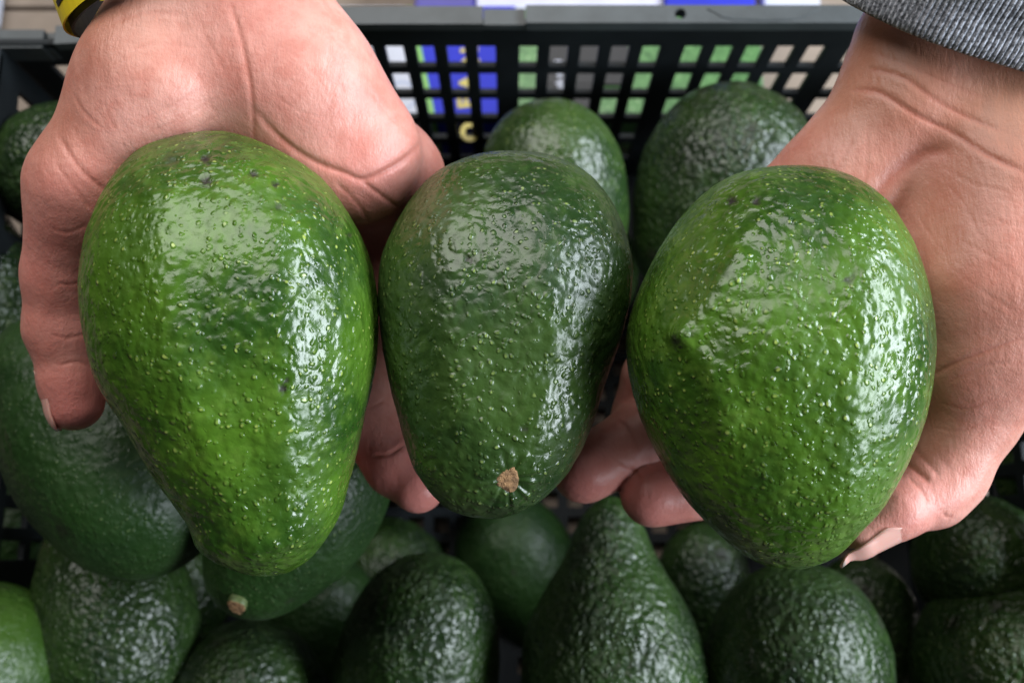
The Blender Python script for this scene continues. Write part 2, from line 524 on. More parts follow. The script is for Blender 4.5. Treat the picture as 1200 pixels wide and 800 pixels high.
leafbox = empty('leaf_carton', (0, 0, 0))
tag(leafbox, 'green leaf-printed carton with a black label behind the crate', 'carton')
slab('printed_body', 603, 893, ZT - 0.002, YB, YB + 0.074, MAT['leafy'], 0, leafbox, 0.055)
lb = slab('black_label', 641, 737, ZT + 0.0008, YB + 0.0215, YB + 0.073, MAT['dark'], 0, leafbox, 0.0022, 0.0003)
slab('black_label', 641, 700, ZT + 0.0008, YB + 0.002, YB + 0.0213, MAT['dark'], 0, leafbox, 0.0022, 0.0003)
p = on_z(660, 134, ZT)
lettering('facebook total', (p[0], p[1], ZT + 0.0012), 0.0060, math.radians(91), MAT['white'], leafbox, bold=0.0002)

# things just showing over the rim
def flat_box(name, px0, px1, pyb, zt, depth, mat, label, cat, tilt=0.0):
    p0, p1 = on_z(px0, pyb, zt), on_z(px1, pyb, zt)
    bm = bmesh.new(); box_bm(bm, (0, 0, -zt + 0.0005), (p1[0] - p0[0], depth, 0))
    o = bm_obj(name, bm, mat, None, 0.0015, (p0[0], p0[1], zt)); o.rotation_euler = (0, 0, tilt)
    return tag(o, label, cat)
flat_box('violet_folder', 486, 556, 12, 0.032, 0.1, MAT['navy'], 'dark violet folder showing above the crate rim near its recess', 'folder', 0.0)
flat_box('paper_pad', 558, 778, 12, 0.03, 0.1, MAT['lavender'], 'pale lavender paper pad lying above the middle of the crate rim', 'paper', 0.0)
flat_box('blue_pouch', 780, 886, 12, 0.034, 0.1, MAT['blue'], 'bright blue pouch showing above the drilled hole in the rim', 'pouch', 0.0)
flat_box('white_card', 896, 962, 9, 0.012, 0.07, MAT['white'], 'white card showing above the rim beside the grey sleeve', 'card', 0.02)
flat_box('white_box', -75, -9, 24, 0.012, 0.03, MAT['white'], 'small white box at the far left behind the crate corner', 'box')

# ------------------------------------------------------------------ avocados
def catmull(pts, n=24):
    pts = np.array(pts, float); m = len(pts); out = []
    for i in range(m):
        p0, p1, p2, p3 = pts[i - 1], pts[i], pts[(i + 1) % m], pts[(i + 2) % m]
        for t in np.linspace(0, 1, n, endpoint=False):
            out.append(0.5 * (2 * p1 + (p2 - p0) * t + (2 * p0 - 5 * p1 + 4 * p2 - p3) * t * t + (3 * p1 - p0 - 3 * p2 + p3) * t ** 3))
    return np.array(out)

def grid_faces(nr, ns):
    """pole, nr rings of ns, pole"""
    i = np.arange(nr - 1)[:, None]; k = np.arange(ns)[None, :]
    a = 1 + i * ns + k; b = 1 + i * ns + (k + 1) % ns
    quads = np.stack((a, b, b + ns, a + ns), -1).reshape(-1, 4)
    k = np.arange(ns)
    top = np.stack((np.zeros(ns, int), 1 + (k + 1) % ns, 1 + k), 1)
    e = 1 + (nr - 1) * ns; last = 1 + nr * ns
    bot = np.stack((np.full(ns, last), e + k, e + (k + 1) % ns), 1)
    return quads, np.concatenate((top, bot))

def poly_mesh(name, v, quads, tris):
    me = bpy.data.meshes.new(name)
    me.vertices.add(len(v)); me.vertices.foreach_set('co', np.asarray(v, np.float32).ravel())
    idx = np.concatenate((quads.ravel(), tris.ravel())).astype(np.int32)
    me.loops.add(len(idx)); me.loops.foreach_set('vertex_index', idx)
    nq, nt = len(quads), len(tris)
    st = np.concatenate((np.arange(nq) * 4, nq * 4 + np.arange(nt) * 3)).astype(np.int32)
    me.polygons.add(nq + nt); me.polygons.foreach_set('loop_start', st)
    me.polygons.foreach_set('use_smooth', np.ones(nq + nt, bool))
    me.update(calc_edges=True); me.validate()
    return me

def finish_avocado(name, v, quads, tris, mat, seed, lump, marks=(), ridges=(), dimple=None):
    v = np.asarray(v, float)
    cen = v.mean(0)
    me = poly_mesh(name, v, quads, tris)
    n = normals(me)
    if (n * (v - cen)).sum() < 0:
        me.flip_normals(); n = -n
    o3 = np.array((seed * 3.7, seed * 1.3, seed * 2.1))
    d = 0.0011 * noise3(v * 45 + o3) + lump * (0.9 * noise3(v * 150 + o3) + 0.55 * noise3(v * 310 + o3))
    pj = proj(v)
    front = (n @ -IZ) > -0.1
    bl = np.zeros(len(v))
    for (x, y, r, s) in marks:
        q = np.hypot(pj[:, 0] - x, pj[:, 1] - y) / (0.8 * r) + 1.1 * noise3(v * 1100 + o3)
        w = np.clip(1.4 - q, 0, 1) * front * s
        bl = np.maximum(bl, np.clip(w * 1.15, 0, 1))
    if not marks:
        rs = np.random.RandomState(int(seed) + 100)
        for q in rs.randint(0, len(v), 9):
            rr = rs.uniform(0.0010, 0.0040)
            bl = np.maximum(bl, rs.uniform(.3, .8) * np.clip(1.4 - np.linalg.norm(v - v[q], axis=1) / rr - 1.2 * noise3(v * 700 + o3), 0, 1))
    d -= bl * 0.0005
    for (pts, wd, hh) in ridges:
        pts = np.array(pts, float); best = np.full(len(v), 1e9)
        for a, b in zip(pts[:-1], pts[1:]):
            e = b - a; t = np.clip(((pj[:, :2] - a) @ e) / (e @ e), 0, 1)
            best = np.minimum(best, np.linalg.norm(pj[:, :2] - a - t[:, None] * e, axis=1))
        d += front * hh * np.exp(-(best / wd) ** 2)
    if dimple:
        x, y, r, dep = dimple
        dx, dy = pj[:, 0] - x, pj[:, 1] - y
        q = np.hypot(dx, dy) / r
        ang = np.arctan2(dy, dx)
        d -= front * dep * np.exp(-q * q)
        d += front * 0.00022 * np.exp(-((q - 1.5) / 0.9) ** 2) * (np.sin(ang * 11 + 3 * noise3(v * 60)) + 0.6 * np.sin(ang * 19 + 1))
    v = v + n * d[:, None]
    base = np.array((cen[0], cen[1], v[:, 2].min()))
    set_coords(me, v - base)
    attr(me, 'blemish', bl)
    o = link(name, me, MAT[mat], None, base)
    return o, v, n, pj

def outline_avocado(outline, e0, e1, d0, d1, kz, mat, seed, lump, nr, ns, marks=(), dimple=None, ridges=(), sag=0.0, se=2.5):
    pl = catmull(outline)
    e0, e1 = np.array(e0, float), np.array(e1, float)
    ax = (e1 - e0) / np.linalg.norm(e1 - e0); pe = np.array((-ax[1], ax[0]))
    a = (pl - e0) @ ax; b = (pl - e0) @ pe
    i0, i1 = a.argmin(), a.argmax(); m = len(pl)
    c1 = [(i0 + k) % m for k in range((i1 - i0) % m + 1)]; c2 = [(i1 + k) % m for k in range((i0 - i1) % m + 1)][::-1]
    th = np.linspace(0, math.pi, nr + 2)
    s = a[i0] + (a[i1] - a[i0]) * (1 - np.cos(th)) / 2
    b1 = np.interp(s, np.maximum.accumulate(a[c1]), b[c1]); b2 = np.interp(s, np.maximum.accumulate(a[c2]), b[c2])
    phi = np.linspace(0, 2 * math.pi, ns, endpoint=False)
    vs = []
    pw = IX * pe[0] + IY * pe[1]
    for j in range(nr + 2):
        t = (1 - math.cos(th[j])) / 2
        d = d0 + (d1 - d0) * t + sag * math.sin(th[j])
        c = (b1[j] + b2[j]) / 2; w = abs(b1[j] - b2[j]) / 2 * d / F
        q = e0 + ax * s[j] + pe * c
        cen = P(q[0], q[1], d)
        if j in (0, nr + 1): vs.append(cen[None]); continue
        cx, sx = np.cos(phi), np.sin(phi)
        up = sx < 0                              # the side towards the viewer is a little flatter than the underside
        e = np.where(up, 2 / se, 1.0)
        gx, gz = np.sign(cx) * np.abs(cx) ** e, np.sign(sx) * np.abs(sx) ** e
        vs.append(cen + w * (gx[:, None] * pw + kz * gz[:, None] * IZ))
    v = np.concatenate(vs)
    quads, tris = grid_faces(nr, ns)
    return finish_avocado('avocado', v, quads, tris, mat, seed, lump, marks, ridges, dimple)

def pear_avocado(stem, blos, R, k, neck, mat, seed, lump=0.00035, bend=0.0, nr=110, ns=150):
    """stem and blossom ends as (px, py, depth); R in metres"""
    a, b = P(*stem), P(*blos)
    L = np.linalg.norm(b - a); ax = (b - a) / L
    u = np.cross(ax, IZ if abs(ax @ IZ) < 0.9 else IX); u /= np.linalg.norm(u); w = np.cross(ax, u)
    th = np.linspace(0, math.pi, nr + 2); x = -np.cos(th)
    r = np.sin(th) ** 0.92 * (1 + k * x - neck * np.exp(-((x + 0.55) / 0.32) ** 2)); r = r / r.max() * R
    phi = np.linspace(0, 2 * math.pi, ns, endpoint=False)
    vs = []
    for j in range(nr + 2):
        cen = (a + b) / 2 + ax * x[j] * L / 2 + u * bend * (1 - x[j] ** 2)
        if j in (0, nr + 1): vs.append(cen[None]); continue
        vs.append(cen + r[j] * (np.cos(phi)[:, None] * u + np.sin(phi)[:, None] * w))
    quads, tris = grid_faces(nr, ns)
    return finish_avocado('avocado', np.concatenate(vs), quads, tris, mat, seed, lump)

def add_stem(av, v, n, pj, px, py, r, h, sink=0.0, side='cork', seed=1, lean=None):
    """short cut stem standing on the skin where the sight line meets it"""
    fr = (n @ -IZ) > 0.0
    q = np.where(fr, np.hypot(pj[:, 0] - px, pj[:, 1] - py), 1e9)
    i = q.argmin(); c = v[i] - n[i] * sink
    ax = n[i] if lean is None else np.array(lean) / np.linalg.norm(lean)
    u = np.cross(ax, IX); u /= np.linalg.norm(u); w = np.cross(ax, u)
    rs = np.random.RandomState(seed); ns = 24
    prof = [(1.06, -0.6), (1.08, 0.1), (1.0, 0.5), (0.98, 0.88), (0.86, 1.02), (0.55, 0.94), (0.25, 1.0), (0.0, 0.9)]
    vs, fs = [], []
    wob = 1 + 0.10 * np.sin(np.linspace(0, 2 * math.pi, ns, endpoint=False) * 3 + seed) + 0.03 * rs.normal(size=ns)
    for (a, b) in prof[:-1]:
        for k in range(ns):
            f = 2 * math.pi * k / ns
            vs.append(c + ax * (h * b + (0.06 * h * rs.normal() if b > 0.6 else 0)) + r * a * wob[k] * (math.cos(f) * u + 0.85 * math.sin(f) * w))
    fs = [(i * ns + k, i * ns + (k + 1) % ns, (i + 1) * ns + (k + 1) % ns, (i + 1) * ns + k) for i in range(len(prof) - 2) for k in range(ns)]
    bm = bmesh.new(); V = [bm.verts.new(p - np.array(av.location)) for p in vs]
    for f in fs: bm.faces.new([V[q] for q in f])
    bm.faces.new(V[-ns:])
    for f in bm.faces: f.smooth = True
    o = bm_obj('stem', bm, MAT[side], av)
    if side != 'cork':
        o.data.materials.append(MAT['cork'])
        for p in o.data.polygons:
            if p.index >= 3 * ns: p.material_index = 1
    return o

# the three held ones, lofted from their outlines with their full thickness
outA = [(250, 158), (310, 170), (365, 200), (405, 243), (430, 300), (441, 370), (438, 440), (425, 500), (408, 560), (392, 615), (365, 655), (325, 673), (280, 665), (240, 640), (222, 600), (185, 545), (156, 490), (125, 430), (114, 360), (116, 300), (131, 240), (160, 192), (198, 167)]
avA, v, n, pj = outline_avocado(outA, (345, 672), (240, 158), 0.286, 0.300, 0.97, 'held', 1, 0.00030, 300, 420,
    [(240, 186, 7, .9), (241, 212, 8, .9), (297, 203, 6, .8), (322, 217, 5, .8), (325, 243, 5, .5), (331, 455, 6, .9), (336, 446, 4, .8), (200, 188, 9, .4), (410, 275, 4, .6)], sag=-0.002, ridges=[([(190, 235), (192, 330), (215, 440), (255, 550), (300, 635)], 30, 0.0016), ([(330, 270), (335, 400), (335, 520), (340, 600)], 26, 0.0008)])
tag(avA, 'large bright green pear-shaped avocado resting beside the thumb with its neck down', 'avocado', 'avocados held in the hands')

outB = [(590, 180), (640, 184), (685, 206), (718, 245), (735, 290), (739, 340), (728, 390), (708, 440), (694, 490), (670, 545), (640, 580), (605, 600), (567, 605), (519, 589), (490, 552), (474, 507), (461, 460), (450, 400), (446, 345), (452, 300), (475, 250), (510, 207), (550, 186)]
avB, v, n, pj = outline_avocado(outB, (580, 605), (597, 180), 0.295, 0.317, 0.95, 'held_mid', 2, 0.00030, 260, 360,
    [(550, 304, 6, .8), (615, 502, 5, .6), (566, 296, 3, .5), (636, 226, 3, .5), (480, 400, 3, .4)], dimple=(596, 563, 15, 0.0016), ridges=[([(525, 270), (522, 380), (540, 470), (575, 540)], 30, 0.0012), ([(640, 300), (650, 400), (625, 500)], 30, 0.0008)])
tag(avB, 'middle avocado with a brown cut stem end facing the viewer, between both hands', 'avocado', 'avocados held in the hands')
add_stem(avB, v, n, pj, 596, 563, 0.0040, 0.0017, 0.0008, 'cork', 3)

outC = [(925, 195), (975, 206), (1020, 235), (1045, 272), (1064, 325), (1074, 385), (1072, 440), (1061, 500), (1038, 560), (1006, 610), (975, 647), (930, 664), (885, 656), (840, 625), (800, 580), (768, 525), (745, 470), (735, 420), (740, 365), (762, 310), (795, 258), (835, 220), (878, 200)]
avC, v, n, pj = outline_avocado(outC, (925, 664), (920, 195), 0.290, 0.298, 0.96, 'held', 3, 0.00028, 280, 420,
    [(857, 234, 7, .95), (886, 236, 6, .9), (993, 329, 6, .7), (999, 325, 4, .7), (798, 400, 9, .7), (812, 392, 6, .4), (968, 271, 3, .5), (752, 300, 4, .5)], sag=-0.002, ridges=[([(866, 306), (802, 396)], 16, 0.0017), ([(802, 396), (835, 440), (850, 500)], 18, 0.0014), ([(801, 397), (806, 392)], 9, 0.0012), ([(1012, 310), (1015, 400), (1000, 500), (985, 580)], 28, 0.0008)])
tag(avC, 'rounded glossy avocado with two black spots, held above the bent thumb', 'avocado', 'avocados held in the hands')

PG = 'avocados piled in the crate'
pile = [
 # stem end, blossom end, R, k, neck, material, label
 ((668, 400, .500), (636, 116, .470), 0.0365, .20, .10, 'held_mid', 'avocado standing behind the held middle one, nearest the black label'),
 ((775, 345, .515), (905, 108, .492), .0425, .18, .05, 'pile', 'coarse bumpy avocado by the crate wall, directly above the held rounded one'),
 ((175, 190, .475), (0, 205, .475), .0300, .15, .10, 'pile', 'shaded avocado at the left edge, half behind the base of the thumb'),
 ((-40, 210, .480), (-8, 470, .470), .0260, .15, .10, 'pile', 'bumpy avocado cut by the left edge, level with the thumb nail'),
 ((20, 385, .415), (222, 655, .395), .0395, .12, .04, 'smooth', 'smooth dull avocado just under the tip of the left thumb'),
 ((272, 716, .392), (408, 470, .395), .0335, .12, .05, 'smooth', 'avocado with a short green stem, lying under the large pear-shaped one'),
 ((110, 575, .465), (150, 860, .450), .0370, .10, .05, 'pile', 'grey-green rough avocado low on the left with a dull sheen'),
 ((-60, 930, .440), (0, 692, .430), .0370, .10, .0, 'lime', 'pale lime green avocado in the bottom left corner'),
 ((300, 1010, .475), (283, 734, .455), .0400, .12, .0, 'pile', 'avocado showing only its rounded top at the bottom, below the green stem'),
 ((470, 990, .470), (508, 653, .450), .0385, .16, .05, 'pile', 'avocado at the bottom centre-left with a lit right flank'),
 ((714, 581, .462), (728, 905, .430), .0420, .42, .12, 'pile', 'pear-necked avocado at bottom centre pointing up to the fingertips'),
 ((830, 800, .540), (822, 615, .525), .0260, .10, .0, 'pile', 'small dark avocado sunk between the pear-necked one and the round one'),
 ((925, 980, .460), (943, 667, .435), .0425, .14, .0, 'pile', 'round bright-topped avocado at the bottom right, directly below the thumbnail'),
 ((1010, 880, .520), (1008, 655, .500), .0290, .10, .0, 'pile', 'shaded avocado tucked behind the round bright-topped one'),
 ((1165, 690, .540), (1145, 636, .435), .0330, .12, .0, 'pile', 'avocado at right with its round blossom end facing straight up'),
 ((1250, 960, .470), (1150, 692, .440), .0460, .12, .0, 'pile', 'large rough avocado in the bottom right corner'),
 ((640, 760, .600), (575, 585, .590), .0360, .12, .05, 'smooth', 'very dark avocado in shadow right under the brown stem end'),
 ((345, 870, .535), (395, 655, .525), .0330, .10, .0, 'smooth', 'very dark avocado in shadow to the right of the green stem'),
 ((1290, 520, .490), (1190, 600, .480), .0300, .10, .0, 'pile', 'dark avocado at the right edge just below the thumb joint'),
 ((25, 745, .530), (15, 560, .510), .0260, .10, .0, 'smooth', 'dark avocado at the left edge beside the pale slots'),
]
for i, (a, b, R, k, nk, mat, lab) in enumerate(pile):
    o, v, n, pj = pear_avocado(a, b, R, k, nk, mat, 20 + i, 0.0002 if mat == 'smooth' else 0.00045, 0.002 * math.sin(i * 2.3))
    tag(o, lab, 'avocado', PG)
    if i == 5: add_stem(o, v, n, pj, 279, 706, 0.0040, 0.0032, 0.001, 'stemgreen', 5, lean=(-0.15, -0.75, 0.62))
# the layer below, of which the picture shows only dark glimpses
pile_mid = [(P(*a) + P(*b)) / 2 for a, b, *_ in pile]
rs = np.random.RandomState(11)
low = [(P(452, 668, .595), 'deeply shadowed avocado low in the crate, between the little fingertip and the green stem')]
for gy in range(4):
    for gx in range(6):
        c = np.array((-0.195 + 0.078 * gx + rs.uniform(-.006, .006), -0.115 + 0.094 * gy + rs.uniform(-.006, .006), 0.046 + rs.uniform(0, .012)))
        px, py, _ = proj(c[None])[0]
        gap = (400 < px < 580 and 560 < py < 720) or (640 < px < 780 and 330 < py < 560)   # the picture shows only darkness and bare floor here
        if min(np.linalg.norm(c - m) for m in pile_mid) > 0.066 and not gap:
            low.append((c, 'dark avocado of the lower layer, in deep shadow under the pile'))
for i, (c, lab) in enumerate(low):
    an = rs.uniform(0, 6.28); ax = np.array((0.35 * math.cos(an), math.sin(an), 0.12)); ax = ax / np.linalg.norm(ax) * 0.045
    ends = proj(np.array((c - ax, c + ax)))
    o, *_ = pear_avocado(tuple(ends[0]), tuple(ends[1]), .0345, .2, .05, 'pile', 60 + i, 0.0003, nr=60, ns=80)
    tag(o, lab, 'avocado', 'avocados of the lower layer in the crate')

# ------------------------------------------------------------------ hands: smooth-blended volumes turned into one skin each
def surface_nets(vol, org, h):
    ins = vol < 0
    nx, ny, nz = vol.shape
    c = np.zeros((nx - 1, ny - 1, nz - 1), np.uint8)
    cor = [(a, b, d) for a in (0, 1) for b in (0, 1) for d in (0, 1)]
    def sub(A, o): return A[o[0]:o[0] + nx - 1, o[1]:o[1] + ny - 1, o[2]:o[2] + nz - 1]
    for o in cor: c += sub(ins, o)
    act = (c > 0) & (c < 8)
    ijk = np.argwhere(act)
    idx = np.full(c.shape, -1, np.int64); idx[act] = np.arange(len(ijk))
    acc = np.zeros((len(ijk), 3)); cnt = np.zeros(len(ijk))
    for o in cor:
        for ax in range(3):
            if o[ax]: continue
            o2 = list(o); o2[ax] = 1
            v0 = vol[tuple((ijk + o).T)]; v1 = vol[tuple((ijk + o2).T)]
            m = (v0 < 0) != (v1 < 0)
            t = np.where(m, v0 / np.where(m, v0 - v1, 1), 0)
            p = np.array(o, float)[None] + np.eye(3)[ax][None] * t[:, None]
            acc += p * m[:, None]; cnt += m
    verts = org + (ijk + acc / cnt[:, None]) * h
    faces = []
    for ax in range(3):
        b, d = [(1, 2), (2, 0), (0, 1)][ax]
        s0 = [slice(0, -1) if k == ax else slice(1, -1) for k in range(3)]
        s1 = [slice(1, None) if k == ax else slice(1, -1) for k in range(3)]
        A, B = ins[tuple(s0)], ins[tuple(s1)]
        for flip, m in ((False, A & ~B), (True, ~A & B)):
            e = np.argwhere(m) + np.array([0 if k == ax else 1 for k in range(3)])
            if not len(e): continue
            eb, ed = np.eye(3, dtype=int)[b], np.eye(3, dtype=int)[d]
            q = [idx[tuple((e - x).T)] for x in (eb * 0 + ed * 0, eb, eb + ed, ed)]
            q = np.stack(q if not flip else q[::-1], 1)
            faces.append(q)
    return verts, np.concatenate(faces)

def smin(a, b, k):
    h = np.clip(0.5 + 0.5 * (b - a) / k, 0, 1)
    return b + (a - b) * h - k * h * (1 - h)

class Field:
    def __init__(s, lo, hi, h):
        s.lo, s.h = np.array(lo), h
        s.n = np.ceil((np.array(hi) - s.lo) / h).astype(int)
        s.ax = [(s.lo[i] + h * np.arange(s.n[i])).astype(np.float32) for i in range(3)]
    def new(s): return np.full(s.n, 0.05, np.float32)
    def cone(s, f, A, B, k, flat=None):
        """blend a tapered rounded bar into f; A, B = (point, radius); flat = (axis, factor) squeezes its section"""
        (a, ra), (b, rb) = A, B
        m = max(ra, rb) + 0.03
        i0 = np.clip(((np.minimum(a, b) - m - s.lo) / s.h).astype(int), 0, s.n); i1 = np.clip(((np.maximum(a, b) + m - s.lo) / s.h).astype(int), 0, s.n)
        if (i1 <= i0).any(): return
        sl = tuple(slice(x, y) for x, y in zip(i0, i1))
        X, Y, Z = np.meshgrid(*[s.ax[q][sl[q]] for q in range(3)], indexing='ij')
        d = b - a; L = max(d @ d, 1e-12)
        X -= a[0]; Y -= a[1]; Z -= a[2]
        t = np.clip((X * d[0] + Y * d[1] + Z * d[2]) / L, 0, 1)
        X -= t * d[0]; Y -= t * d[1]; Z -= t * d[2]
        if flat is not None:
            w, fac = flat; q = (X * w[0] + Y * w[1] + Z * w[2]) * (1 / fac - 1)
            X += q * w[0]; Y += q * w[1]; Z += q * w[2]
        dist = np.sqrt(X * X + Y * Y + Z * Z) - (ra + t * (rb - ra))
        f[sl] = smin(f[sl], dist.astype(np.float32), k)

def J(px, py, d, r):                           # joint: pixel position, depth, radius in pixels
    return (P(px, py, d), r * d / F)

def build_hand(name, lo, hi, palm, fingers, creases, pinks, tans, seed, inflate=0.0):
    fd = Field(lo, hi, 0.0012)
    pal = fd.new()
    for seg in palm:
        pts, k, fl = seg
        for a, b in zip(pts[:-1], pts[1:]): fd.cone(pal, J(*a), J(*b), k, (IZ, fl) if fl else None)
    out = pal.copy()
    for fin in fingers:
        g = fd.new()
        for a, b in zip(fin[:-1], fin[1:]): fd.cone(g, J(*a), J(*b), 0.0035)
        out = np.minimum(out, smin(pal, g, 0.007))
    v, q = surface_nets(out, fd.lo, fd.h)
    me = mesh_np(name, v, q)
    # relax the grid steps, then refine
    ed = np.empty(len(me.edges) * 2, np.int32); me.edges.foreach_get('vertices', ed); ed = ed.reshape(-1, 2)
    deg = np.bincount(ed.ravel(), minlength=len(v)).astype(float)[:, None]
    v = coords(me)
    for it in range(8):
        acc = np.zeros_like(v)
        for c in range(3):
            acc[:, c] = np.bincount(ed[:, 0], v[ed[:, 1], c], len(v)) + np.bincount(ed[:, 1], v[ed[:, 0], c], len(v))
        v = v + (0.5 if it % 2 == 0 else -0.52) * (acc / deg - v)
    set_coords(me, v)
    o = link(name, me, MAT['skin'])
    sd = o.modifiers.new('s', 'SUBSURF'); sd.levels = sd.render_levels = 1
    bpy.context.view_layer.update()
    me2 = bpy.data.meshes.new_from_object(o.evaluated_get(bpy.context.evaluated_depsgraph_get()))
    o.modifiers.clear(); o.data = me2; bpy.data.meshes.remove(me); me = me2; me.name = name
    v = coords(me); n = normals(me)
    if (n * (v - v.mean(0))).sum() < 0: me.flip_normals(); n = -n
    pj = proj(v)
    front = np.clip((n @ -IZ) * 3 + 0.3, 0, 1)
    disp = 0.0007 * noise3(v * 55 + seed) + 0.0002 * noise3(v * 160 + seed)
    cr = np.zeros(len(v))
    wig = 2.2 * noise3(v * 130 + seed + 9)
    for (pts, wd, dep) in creases:
        pts = catmull_open(pts)
        d2 = np.full(len(v), 1e9); tt = np.zeros(len(v))
        for i, (a, b) in enumerate(zip(pts[:-1], pts[1:])):
            e = b - a; t = np.clip(((pj[:, :2] - a) @ e) / (e @ e), 0, 1)
            dd = np.linalg.norm(pj[:, :2] - a - t[:, None] * e, axis=1)
            m = dd < d2; d2[m] = dd[m]; tt[m] = ((i + t) / (len(pts) - 1))[m]
        d2 = np.abs(d2 + wig * 0.6)
        fade = np.clip(np.minimum(tt, 1 - tt) * 6 + 0.15, 0, 1)
        wd = wd * 0.8
        g = np.exp(-(d2 / wd) ** 2) * front * fade
        disp -= dep * g * 0.00042
        disp += dep * 0.00008 * np.exp(-((d2 - 3 * wd) / (1.8 * wd)) ** 2) * front * fade
        cr = np.maximum(cr, g * min(1, dep / 0.9))
    v = v + n * disp[:, None]
    base = np.array((v[:, 0].mean(), v[:, 1].mean(), v[:, 2].min()))
    set_coords(me, v - base); o.location = base
    pk = np.zeros(len(v)); tn = np.zeros(len(v))
    for (x, y, r, s) in pinks: pk = np.maximum(pk, s * np.exp(-((pj[:, 0] - x) ** 2 + (pj[:, 1] - y) ** 2) / r ** 2))
    for (x, y, r, s) in tans: tn = np.maximum(tn, s * np.exp(-((pj[:, 0] - x) ** 2 + (pj[:, 1] - y) ** 2) / r ** 2))
    attr(me, 'crease', cr); attr(me, 'pink', pk); attr(me, 'tan', tn)
    return o

def catmull_open(pts, n=6):
    p = np.array([pts[0]] + list(pts) + [pts[-1]], float); out = []
    for i in range(1, len(p) - 2):
        for t in np.linspace(0, 1, n, endpoint=False):
            out.append(0.5 * (2 * p[i] + (p[i + 1] - p[i - 1]) * t + (2 * p[i - 1] - 5 * p[i] + 4 * p[i + 1] - p[i + 2]) * t * t + (3 * p[i] - p[i - 1] - 3 * p[i + 1] + p[i + 2]) * t ** 3))
    out.append(p[-2]); return np.array(out)

def add_nail(hand, A, B, face, length=(0.35, 1.18), half=62, free=0.8, lift=1.03, taper=0.85):
    (a, ra), (b, rb) = A, B
    ax = b - a; L = np.linalg.norm(ax); ax = ax / L
    f = np.array(face, float); f -= ax * (f @ ax); f /= np.linalg.norm(f); w = np.cross(ax, f)
    nu, nv = 15, 17; top, bot, fr = [], [], []
    for i in range(nu):
        s = i / (nu - 1); t = length[0] + (length[1] - length[0]) * s
        along = t * (L + rb)
        rad = (ra + (rb - ra) * min(1, along / L))
        dome = max(0.0, along - L) / rb
        rr = rad * lift * math.sqrt(max(0.30, 1 - 0.62 * dome * dome))
        hw = math.radians(half) * (taper + (1 - taper) * (1 - s)) * min(1, (0.62 + 1.6 * s)) * (1 if s < .8 else math.sqrt(max(0.15, 1 - ((s - .8) / .24) ** 2)))
        for k in range(nv):
            ph = hw * (2 * k / (nv - 1) - 1)
            c = a + ax * (along + 0.0016 * (1 - s) * (ph / hw) ** 2)
            dirv = math.cos(ph) * f + math.sin(ph) * w
            top.append(c + dirv * rr); bot.append(c + dirv * (rr - 0.0007)); fr.append(1.0 if s > free else 0.0)
    N0 = len(top); vs = top + bot; fs = []
    g = lambda i, k: i * nv + k
    for i in range(nu - 1):
        for k in range(nv - 1):
            q = (g(i, k), g(i, k + 1), g(i + 1, k + 1), g(i + 1, k)); fs.append(q); fs.append(tuple(N0 + x for x in q[::-1]))
    edge = [(g(0, k), g(0, k + 1)) for k in range(nv - 1)] + [(g(i, nv - 1), g(i + 1, nv - 1)) for i in range(nu - 1)] + \
           [(g(nu - 1, k + 1), g(nu - 1, k)) for k in range(nv - 1)] + [(g(i + 1, 0), g(i, 0)) for i in range(nu - 1)]
    for x, y in edge: fs.append((y, x, N0 + x, N0 + y))
    me = mesh_np('nail', np.array(vs) - np.array(hand.location), fs)
    attr(me, 'free', fr + fr)
    return link('nail', me, MAT['nail'], hand)

# the hand at the left of the picture
palmL = [
    ([(262, -130, .305, 72), (226, 0, .302, 74), (180, 95, .299, 80), (113, 215, .302, 73)], 0.012, 0.85),
    ([(276, -110, .308, 85), (288, 10, .306, 84), (343, 95, .307, 90), (408, 180, .314, 86)], 0.010, 0.85),
    ([(258, -80, .300, 66), (272, 60, .305, 66), (300, 190, .334, 80)], 0.016, 0.8),
    ([(440, 215, .333, 84), (430, 330, .350, 62)], 0.010, 0.6),
    ([(330, 240, .345, 95), (320, 340, .356, 60)], 0.012, 0.5),
    ([(200, 230, .340, 95), (235, 335, .356, 60)], 0.012, 0.5),
]
thL = [(105, 225, .304, 70), (79, 320, .312, 49), (76, 385, .316, 43), (84, 445, .318, 36), (88, 472, .318, 33)]
pinkyL = [(445, 300, .348, 50), (412, 410, .358, 42), (428, 490, .356, 39), (466, 545, .348, 36), (489, 569, .343, 32)]
fingersL = [thL, pinkyL,
    [(375, 320, .354, 50), (345, 440, .353, 44), (335, 520, .348, 40), (330, 570, .342, 36)],
    [(305, 325, .356, 50), (272, 450, .355, 44), (268, 520, .348, 40), (275, 570, .342, 36)],
    [(225, 315, .354, 50), (195, 430, .352, 44), (206, 485, .346, 37), (222, 520, .341, 33)]]
